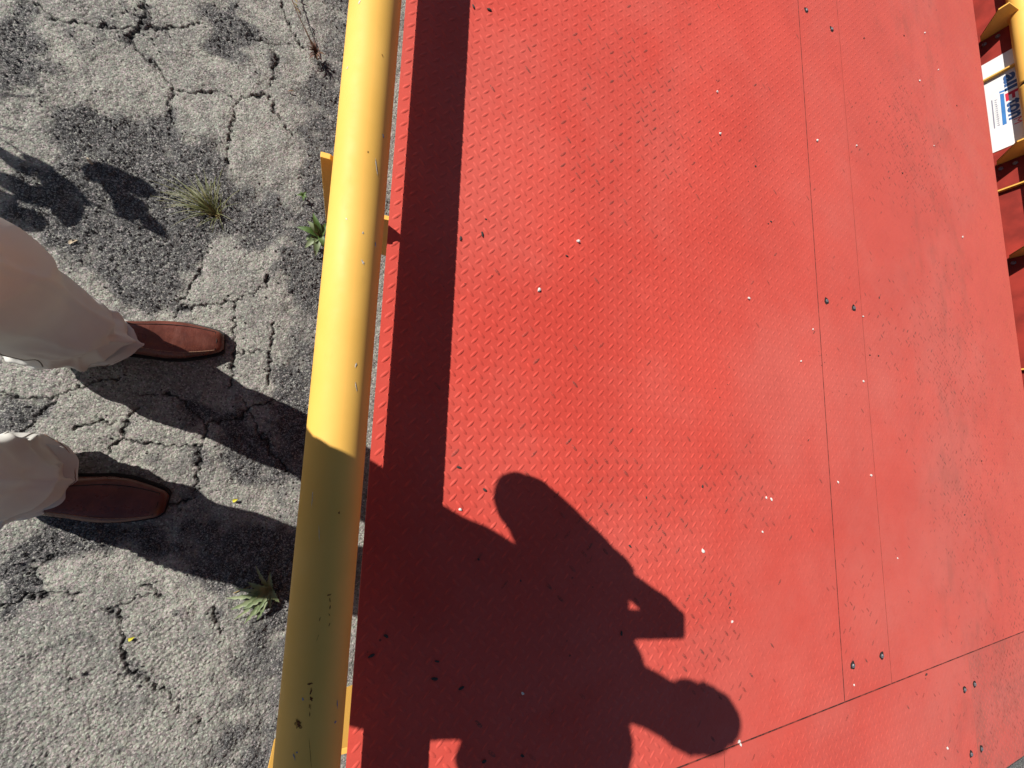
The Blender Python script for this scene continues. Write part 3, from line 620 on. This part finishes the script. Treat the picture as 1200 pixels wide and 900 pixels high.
# trousers: two legs with folds breaking over the shoes, joined at the seat
def trouser_leg(hp, kn, an, side, seed):
    r = np.random.default_rng(seed); K, n = 128, 190
    hem = an + Vector((.012, 0, -.030))
    secs = [(*hp, .112, .098), (*hp.lerp(kn, .5), .100, .094), (*kn, .092, .090), (*kn.lerp(an, .45), .090, .086), (*kn.lerp(an, .8), .085, .078), (*an, .084, .074), (*hem, .082, .069)]
    S = spline(secs, n); rings = []; a = np.linspace(0, 2 * math.pi, K, endpoint=False)
    ph = r.uniform(0, 6.28, 8)
    for i, (x, y, z, rx, ry) in enumerate(S):
        low = math.exp(-((z - .10) / .15) ** 2); kneew = math.exp(-((z - .50) / .12) ** 2)
        d = .0035 * np.sin(2 * a + 3 * z + ph[0]) + .003 * np.sin(3 * a - 8 * z + ph[1])
        z1 = z + .035 * np.sin(a + ph[2]) + .015 * np.sin(2 * a + ph[3])                     # oblique folds piling up above the hem
        fold = np.abs(np.sin(z1 * 26 + ph[4])) ** 1.6 - .5
        rid = np.array([1 - abs(mnoise.noise((math.cos(q) * .95 + z * 2.2 * side, math.sin(q) * .95 + seed, z * 5.0 + 1.1 * math.sin(q + .5 * side)))) * 2.2 for q in a])
        rid2 = np.array([1 - abs(mnoise.noise((math.cos(q) * 1.5 - z * 3.0, math.sin(q) * 1.5 + seed * 2, z * 9.0 - 1.5 * math.cos(q)))) * 2.2 for q in a])
        hf = min(1.0, max(.30, (z - .055) / .07))
        d += hf * (.005 + .012 * math.exp(-((z - .12) / .18) ** 2)) * (np.clip(rid, 0, 1) ** 3.5 - .25) + hf * (.0012 + .0035 * low) * (np.clip(rid2, 0, 1) ** 2.5 - .3)
        d += hf * low * .010 * fold * (.45 + .55 * np.cos(a - .6 * side)) + low * .005 * np.sin(z1 * 75 + 2 * np.sin(a) + ph[5])
        d += .015 * np.exp(-((z + .05 * np.sin(a - .4 * side) - .235) / .030) ** 2) * np.clip(np.cos(a), 0, 1) ** 2
        d -= .010 * np.exp(-((z + .04 * np.sin(a - .4 * side) - .165) / .022) ** 2) * np.clip(np.cos(a - .5 * side), 0, 1)
        if side < 0: d += .022 * np.exp(-((z - .085) / .06) ** 2) * np.clip(np.sin(a), 0, 1) ** 1.5
        z2 = z + .05 * np.cos(a + ph[6]); d += (kneew + .45) * .004 * np.sin(z2 * 40 + ph[7])
        d += .006 * np.exp(-((np.angle(np.exp(1j * (a - .05)))) / .09) ** 2)                    # pressed crease in front
        zz = np.full(K, z)
        if i > n * .80: zz = zz - (i - n * .80) / (n * .20) * (.022 * -np.cos(a) + .006 * np.sin(2 * a + ph[3]))
        if side > 0: x = x + .030 * np.sin(a) * math.exp(-((z - .06) / .09) ** 2)
        rings.append(np.stack([x + (rx + d) * np.cos(a), y + (ry + d) * np.sin(a), zz], -1))
    # turned hem: back up inside
    last = rings[-1]; c = last.mean(0); rings.append(c + (last - c) * np.array([.965, .965, 1]) + np.array([0, 0, .0005])); rings.append(c + (last - c) * np.array([.93, .93, 1]) + np.array([0, 0, .03]))
    return np.array(rings)
legL = trouser_leg(hipL, knL, anL, 1, 11); legR = trouser_leg(hipR, knR, anR, -1, 23)
seat = rings_h([(-.505, .055, .80, .10, .14), (-.505, .055, .86, .135, .185), (-.50, .055, .95, .142, .192), (-.485, .045, 1.03, .132, .176)], 16, 48)
V, G = join([loft_arrays(legL), loft_arrays(legR), loft_arrays(seat)])
tr = mesh('trousers', V, G, M_khaki, person, True)
for lg, idx in ((legL, 96), (legR, 30), (legL, 34), (legR, 98)):
    tube('trouser_seam', [Vector(q) + (Vector(q) - Vector(c)).normalized() * .0004 for q, c in zip(lg[6:-2:2, idx], lg[6:-2:2].mean(1))], .0010, simple('seam_thread', (.20, .175, .145), .9, .2, .1, 200), tr, 6)

for lg in (legL, legR):          # stitched hem
    rg = lg[-16]; c = rg.mean(0); tube('hem_stitching', [tuple(c + (q - c) * 1.004) for q in np.vstack([rg, rg[:1]])], .0008, M_welt, tr, 5)
# shoes
def shoe(toe, ang, seed, wide=1.0):
    L = .300; a = R(ang); fx = Vector((math.cos(a), math.sin(a), 0)); sy = Vector((-math.sin(a), math.cos(a), 0)); toe = Vector(toe)
    # s from heel (0) to toe (1): half width, height of top
    prof = [(0, .026, .070), (.05, .034, .085), (.18, .038, .098), (.34, .038, .098), (.48, .043, .080), (.60, .0480, .064), (.72, .0470, .054), (.84, .0400, .045), (.93, .0325, .038), (.975, .0270, .032), (1.0, .0185, .024)]
    S = spline(prof, 60); K = 44; rings = []; sole = []; line = [[], []]
    root = link('shoe', None, person); root.location = -Vector(person.location)
    for s, w, hgt in S:
        w *= wide; s = min(max(s, 0), 1); c = toe + fx * ((s - 1) * L); ring = []; sr = []
        for t in np.linspace(0, 2 * math.pi, K, endpoint=False):
            cx_, sz_ = math.cos(t), math.sin(t); e = 2 / 2.7
            x = math.copysign(abs(cx_) ** e, cx_) * w; zc = .014 + (hgt - .014) * .36
            z = zc + (math.copysign(abs(sz_) ** (2 / 2.3), sz_) * ((hgt - zc) if sz_ > 0 else (zc - .010)))
            if sz_ > 0:     # walked-in creases across the vamp
                z += -.0016 * math.exp(-((s - .68) / .07) ** 2) * (math.sin(s * 190 + x * 60) * .5 + .5) * sz_
            ring.append(c + sy * x + Vector((0, 0, z)))
        rings.append(ring)
        ws = w + .0050; sole.append([c + sy * q + Vector((0, 0, z)) for q, z in ((-ws, .001), (ws, .001), (ws + .0006, .008), (ws, .0125), (-ws, .0125), (-ws - .0006, .008))])
        if .36 < s < .955:
            for k, sg in enumerate((1, -1)):
                ff = (s - .36) / .595; idx = 0
                t = R(58 - 16 * ff) if sg > 0 else R(180 - 58 + 16 * ff)
                cx_, sz_ = math.cos(t), math.sin(t); x = math.copysign(abs(cx_) ** (2 / 2.7), cx_) * w; zc = .014 + (hgt - .014) * .36
                z = zc + abs(sz_) ** (2 / 2.3) * (hgt - zc); line[k].append(c + sy * x + Vector((0, 0, z + .0003)))
    loft('upper', rings, M_leath, root)
    loft('sole', sole, M_sole, root, True, False)
    tube('apron_seam', line[0], .0011, M_sole, root, 6); tube('apron_seam', line[1], .0009, M_welt, root, 6)
    tube('toe_seam', [line[0][-1], line[0][-1].lerp(line[1][-1], .5) + Vector((0, 0, .0022)) + fx * .004, line[1][-1]], .0010, M_sole, root, 6)
def shoe_wrap():
    shoe((-.322, .2205, 0), 5.0, 1); shoe((-.398, -.206, 0), -9.0, 2, 1.10)
shoe_wrap()

# phone held out over the rail
def rounded_slab(x0, x1, y0, y1, z0, z1, rad):
    ring = []
    for cx_, cy_, a0 in ((x1 - rad, y1 - rad, 0), (x0 + rad, y1 - rad, 90), (x0 + rad, y0 + rad, 180), (x1 - rad, y0 + rad, 270)):
        for q in range(6): ring.append((cx_ + rad * math.cos(R(a0 + q * 18)), cy_ + rad * math.sin(R(a0 + q * 18))))
    return [[W3(x, y, z) for x, y in ring] for z in (z0, z1)]
phone = empty('phone', tuple(W3(-.06, .02, .006))); tag(phone, 'black smartphone held out over the yellow rail, seen by its shadow', 'phone')
loft('phone_case', rounded_slab(-.131, .016, -.014, .060, .0035, .0115, .010), M_phone, phone, True, False)
loft('screen', rounded_slab(-.128, .013, -.011, .057, .0117, .0121, .008), M_iris, phone, True, False)

# ------------------------------------------------------------------ plants
def leafmat(name, c, c2):
    m, nt, b = material(name, .5, .4); g = N(nt); g.set(b.inputs['Base Color'], g.mix(g.ramp(g.noise(70, 4), .35, .65), c, c2))
    b.inputs['Subsurface Weight'].default_value = 0.0
    t = nt.nodes.new('ShaderNodeBsdfTranslucent'); g.set(t.inputs['Color'], g.mix(.5, c, c2)); ms = nt.nodes.new('ShaderNodeMixShader'); ms.inputs[0].default_value = .22
    nt.links.new(b.outputs[0], ms.inputs[1]); nt.links.new(t.outputs[0], ms.inputs[2]); nt.links.new(ms.outputs[0], nt.nodes['Material Output'].inputs[0])
    return m
M_leaf = leafmat('weed_leaf', (.070, .135, .030), (.115, .190, .055)); M_leafp = leafmat('pale_leaf', (.150, .205, .095), (.235, .275, .150))
M_dand = leafmat('dandelion_leaf', (.17, .23, .105), (.27, .31, .17)); M_grass = leafmat('dry_grass', (.105, .125, .040), (.180, .165, .065))
M_straw = simple('straw_stem', (.26, .185, .075), .8, .3, .25, 60); M_dead = simple('dead_stem', (.13, .075, .045), .9, .2, .3, 60)
M_deadp = simple('dead_pinkish_leaf', (.17, .105, .085), .9, .2, .3, 60)
def leaf_arrays(p0, p1, width, droop=.15, lobes=0, fold=.25, n=9, up=(0, 0, 1), arch=0.15):
    p0, p1 = Vector(p0), Vector(p1); d = p1 - p0; L = d.length; t = d.normalized(); s = t.cross(Vector(up)).normalized(); nn = s.cross(t)
    rows = []
    for i in range(n):
        u = i / (n - 1); w = width * (math.sin(math.pi * min(1, u * .93 + .07) ** .8) ** .8) + .0006
        if lobes: w *= .55 + .45 * abs(math.sin(u * math.pi * lobes))
        if i == n - 1: w = .0004
        c = p0 + d * u + nn * (L * arch * math.sin(math.pi * u)) - Vector((0, 0, L * droop * u * u))
        rows.append([c - s * w / 2 + nn * w * fold, c, c + s * w / 2 + nn * w * fold])
    V = np.array(rows).reshape(-1, 3); F = []
    for i in range(n - 1):
        for j in range(2): F.append((i * 3 + j, i * 3 + j + 1, i * 3 + j + 4, i * 3 + j + 3))
    return V, np.array(F)
def leaf(name, parent, mat, *a, **k):
    V, F = leaf_arrays(*a, **k); return mesh(name, V, F, mat, parent, True)

# dandelion at the foot of the rail
dx, dy = -.148, -.440; dz = gz(dx, dy); pl = empty('dandelion', (dx, dy, dz)); tag(pl, 'dandelion rosette with toothed pale green leaves at the near end of the rail', 'weed')
for q, (a, ln, hh) in enumerate([(172, .085, .018), (186, .100, .02), (203, .092, .03), (221, .105, .016), (236, .096, .022), (252, .078, .02), (275, .050, .02), (305, .042, .02), (150, .060, .035), (120, .080, .03), (95, .050, .03), (212, .065, .04), (243, .060, .045), (194, .050, .03)]):
    e = (dx + ln * math.cos(R(a)), dy + ln * math.sin(R(a)), dz + hh); leaf('leaf', pl, M_dand, (dx, dy, dz + .006), e, .0105 + .004 * (q % 3), .10, 5.5, .3, 30)
tube('dry_stalk', [(dx - .005, dy, dz + .004), (dx - .05, dy + .012, dz + .008), (dx - .085, dy - .002, dz + .004)], .0011, M_straw, pl, 6)
# leafy weed against the rail
dx, dy = -.108, .555; dz = gz(dx, dy); pl = empty('leafy_weed', (dx, dy, dz)); tag(pl, 'small leafy weed with smooth green leaves beside the rail bracket', 'weed')
tube('stem', [(dx, dy, dz - .004), (dx - .004, dy + .008, dz + .03), (dx - .010, dy + .016, dz + .055)], .0018, M_leaf, pl, 6)
for q, (a, ln, hh, mt) in enumerate([(172, .062, .058, M_leaf), (112, .054, .085, M_leaf), (140, .044, .07, M_leafp), (228, .055, .035, M_leafp), (262, .060, .03, M_leafp), (300, .045, .04, M_leaf), (60, .045, .07, M_leaf), (200, .040, .03, M_leafp)]):
    leaf('leaf', pl, mt, (dx - .006, dy + .012, dz + .035 + .004 * (q % 3)), (dx - .006 + ln * math.cos(R(a)), dy + .012 + ln * math.sin(R(a)), dz + hh), .019, .12, 0, .3, 10)
# seedling
dx, dy = -.172, .695; dz = gz(dx, dy); pl = empty('seedling', (dx, dy, dz)); tag(pl, 'tiny green seedling in the asphalt just above the leafy weed', 'weed')
tube('stem', [(dx, dy, dz - .003), (dx + .001, dy + .003, dz + .02)], .0009, M_leaf, pl, 6)
for a, ln in ((60, .016), (130, .014), (190, .018), (280, .018), (340, .012)): leaf('leaf', pl, M_leaf, (dx, dy + .002, dz + .016), (dx + ln * math.cos(R(a)), dy + ln * math.sin(R(a)), dz + .024), .007, .2, 0, .3, 6)
# grass tuft
dx, dy = -.385, .590; dz = gz(dx, dy); pl = empty('grass_tuft', (dx, dy, dz)); tag(pl, 'wispy tuft of thin yellowish grass growing from the asphalt', 'grass')
r = np.random.default_rng(9); bl = []
for q in range(85):
    a = R(r.normal(138, 34) if q < 68 else r.uniform(0, 360)); ln = r.uniform(.05, .14) * (1 if q < 68 else .55); hh = r.uniform(.012, .075)
    s0 = Vector((dx + r.normal(0, .006), dy + r.normal(0, .006), dz)); bl.append(leaf_arrays(s0, s0 + Vector((ln * math.cos(a), ln * math.sin(a), hh)), r.uniform(.0009, .0016), r.uniform(.1, .45), 0, .2, 7, arch=.12))
V, G = join(bl); o = mesh('grass_blades', V, G, M_grass, pl, True); o['kind'] = 'stuff'
bl = []
for q in range(26):
    a = R(r.uniform(0, 360)); ln = r.uniform(.012, .032); s0 = Vector((dx, dy, dz)); bl.append(leaf_arrays(s0, s0 + Vector((ln * math.cos(a), ln * math.sin(a), r.uniform(.004, .012))), .0016, .1, 0, .2, 5))
V, G = join(bl); o = mesh('dead_sheaths', V, G, M_straw, pl, True); o['kind'] = 'stuff'
# dried weed in the crack beside the rail, with its stalk
dx, dy = -.178, 1.180; dz = gz(dx, dy); pl = empty('dried_weed', (dx, dy, dz)); tag(pl, 'dried brown weed with a thin stalk in the crack at the top of the rail', 'weed')
tube('stalk', spline([(dx, dy, dz + .002), (dx - .022, dy + .035, dz + .03), (dx - .052, dy + .075, dz + .05), (dx - .085, dy + .14, dz + .055), (dx - .12, dy + .23, dz + .06)], 16), [.0022] * 6 + [.0014] * 10, M_dead, pl, 6)
for q in range(16):
    a = R(r.uniform(0, 360)); ln = r.uniform(.018, .042); leaf('leaf', pl, M_deadp if q % 3 else M_dead, (dx, dy, dz + .012), (dx + ln * math.cos(a), dy + ln * math.sin(a), dz + r.uniform(.015, .06)), .0075, .2, 2, .4, 7)
for q in range(14):
    u = .3 + .05 * q; c = Vector((dx - .02 - .1 * u, dy + .03 + .2 * u, dz + .045)); a = R(r.uniform(0, 360)); leaf('bract', pl, M_straw, c, c + Vector((.014 * math.cos(a), .014 * math.sin(a), .008)), .004, .1, 0, .3, 4)
# tall broad-leaved weed standing just outside the picture; its shadow falls on the asphalt
dx, dy = -1.33, .93; pl = empty('broadleaf_weed', (dx, dy, 0)); tag(pl, 'tall broad-leaved weed at the left whose leaf shadows fall on the asphalt', 'weed')
LS = [(-.80, .621, .44, 55, .032, 150), (-.756, .625, .42, 50, .032, 150), (-.735, .545, .40, 100, .052, 200), (-.775, .470, .36, 95, .048, 210), (-.70, .575, .43, 85, .050, 330), (-.69, .520, .38, 80, .048, 280),
      (-.625, .640, .50, 85, .052, 10), (-.555, .622, .52, 60, .05, 345), (-.575, .560, .47, 72, .058, 250), (-.515, .520, .46, 60, .035, 320), (-.60, .59, .49, 70, .04, 300), (-.83, .515, .36, 80, .048, 190), (-.80, .565, .37, 60, .040, 160), (-.88, .62, .42, 70, .045, 100), (-.86, .43, .33, 80, .05, 230)]
K1, K2 = .6, 1.015
top = Vector((-1.16, .85, .46)); stem = spline([(dx, dy, -.01), (-1.30, .92, .15), (-1.24, .89, .32), tuple(top), (-1.07, .83, .53)], 20); tube('stem', [tuple(q) for q in stem], [.006 - .0002 * q for q in range(20)], M_leaf, pl, 8)
stem2 = spline([(dx, dy, -.01), (-1.32, .86, .12), (-1.26, .76, .26), (-1.16, .70, .36)], 16); tube('stem', [tuple(q) for q in stem2], .004, M_leaf, pl, 8)
allst = [Vector(q) for q in list(stem[6:]) + list(stem2[5:])]
upv = -SUN
for sx_, sy_, z, lnm, w, a in LS:
    c = Vector((sx_ - K2 * z, sy_ + K1 * z, z)); near = min(allst, key=lambda q: (q - c).length)
    side = Vector((math.cos(R(a)), math.sin(R(a)), 0)); side = (side - upv * side.dot(upv)).normalized()
    ln = lnm / 1000
    lf = leaf('leaf', pl, M_leaf, c - side * ln / 2, c + side * ln / 2, w, .05, 0, .12, 10, up=tuple(upv), arch=.06)
    mid = (near + c - side * ln / 2) / 2 + Vector((0, 0, .01)); tube('petiole', [near, mid, c - side * ln / 2], .0014, M_leaf, pl, 6)
for sg in (((-.84, .772), (-.775, .795)), ((-.86, .70), (-.80, .70)), ((-.83, .672), (-.725, .613))):      # thin seed stalks
    z = .40; P = [Vector((x - K2 * z, y + K1 * z, z)) for x, y in sg]; tube('seed_stalk', [Vector((dx, dy, .02)), (Vector((dx, dy, .1)) + P[0]) / 2 + Vector((-.02, .02, .08)), P[0], P[1]], .0016, M_straw, pl, 6)

# ------------------------------------------------------------------ small stones on the deck
def pebble_mesh(seed, mat, flat_=.6):
    r = np.random.default_rng(seed); V = [tuple(v) for v in OCT]; F = [tuple(f) for f in OCF]; cache = {}
    def mid(a, b):
        k = (min(a, b), max(a, b))
        if k not in cache: m = (np.array(V[a]) + np.array(V[b])); V.append(tuple(m / np.linalg.norm(m))); cache[k] = len(V) - 1
        return cache[k]
    G = []
    for a, b, c in F: ab, bc, ca = mid(a, b), mid(b, c), mid(c, a); G += [(a, ab, ca), (ab, b, bc), (ca, bc, c), (ab, bc, ca)]
    V = np.array(V) * r.uniform(.72, 1.15, (len(V), 1)) * np.array([1, .78, flat_]); me = bpy.data.meshes.new('pebble')
    me.from_pydata([tuple(v) for v in V], [], G); me.materials.append(mat); me.update(); return me
PW = [pebble_mesh(s, M_white) for s in range(4)]; PD = [pebble_mesh(s + 10, M_darkp, .45) for s in range(4)]
r = np.random.default_rng(31)
def where(x, y):
    if y < YJ: return 'the red end plate beyond the cross joint'
    if 1.6 < x < 1.893: return 'the bolted middle strip of the red deck'
    if x >= 1.893: return 'the far red deck plate' + (' by the sign end' if y > 1.0 else ' below the middle')
    if y < -.15 and x < 1.1 and y < -.15 - .45 * (x - .2): return "the red deck inside the person's shadow"
    if y > .9: return 'the near red deck plate at its top end'
    if y > .2: return 'the near red deck plate above its middle'
    return 'the near red deck plate just right of the shadow'
for q, (x, y) in enumerate(WHITE):
    s = r.uniform(.0040, .0066); o = bpy.data.objects.new('pebble', PW[q % 4]); col.objects.link(o); o.location = (x, y, DZ + s * .5); o.scale = (s, s, s); o.rotation_euler = (r.uniform(-.3, .3), r.uniform(-.3, .3), r.uniform(0, 6.28))
    tag(o, 'small white stone chip lying on ' + where(x, y), 'pebble', 'white stone chips on the deck')
for q, (x, y) in enumerate(DARKP):
    if min(math.hypot(x - a, y - b) for a, b in BO) < .03: continue
    s = r.uniform(.0036, .0064); o = bpy.data.objects.new('grit_fragment', PD[q % 4]); col.objects.link(o); o.location = (x, y, DZ + s * .3); o.scale = (s * r.uniform(.8, 1.4), s * .75, s * .8); o.rotation_euler = (r.uniform(-.2, .2), r.uniform(-.2, .2), r.uniform(0, 6.28))
    tag(o, 'small dark grit fragment lying on ' + where(x, y), 'grit', 'dark grit fragments on the deck')
# bits on the asphalt
M_petal = simple('yellow_petal', (.55, .50, .04), .6, .3, .1, 100)
for x, y, lab in ((-.432, -.524, 'tiny yellow petal on the asphalt at the near left'), (-.255, -.206, 'tiny yellow petal between the two leg shadows')):
    V, F = leaf_arrays((x - .006, y, gz(x, y) + .004), (x + .006, y + .005, gz(x, y) + .007), .008, .1, 0, .4, 6); o = mesh('petal', V, F, M_petal, None, True); tag(o, lab, 'petal', 'fallen yellow petals')
M_bit = simple('dry_leaf_fragment', (.42, .34, .24), .8, .3, .2, 100)
for q, (x, y, a, lab) in enumerate(((-.672, .434, 40, 'pale dry leaf fragment beside the trouser leg'), (-.655, .655, 130, 'pale dry leaf fragment among the leaf shadows'), (-.245, 1.03, 20, 'dark twig fragment on the pale asphalt near the rail'))):
    V, F = leaf_arrays((x, y, gz(x, y) + .003), (x + .020 * math.cos(R(a)), y + .020 * math.sin(R(a)), gz(x, y) + .004), .008 if q < 2 else .003, .0, 0, .3, 6); o = mesh('leaf_fragment', V, F, M_bit if q < 2 else M_dead, None, True); tag(o, lab, 'leaf fragment', 'dry fragments on the asphalt')
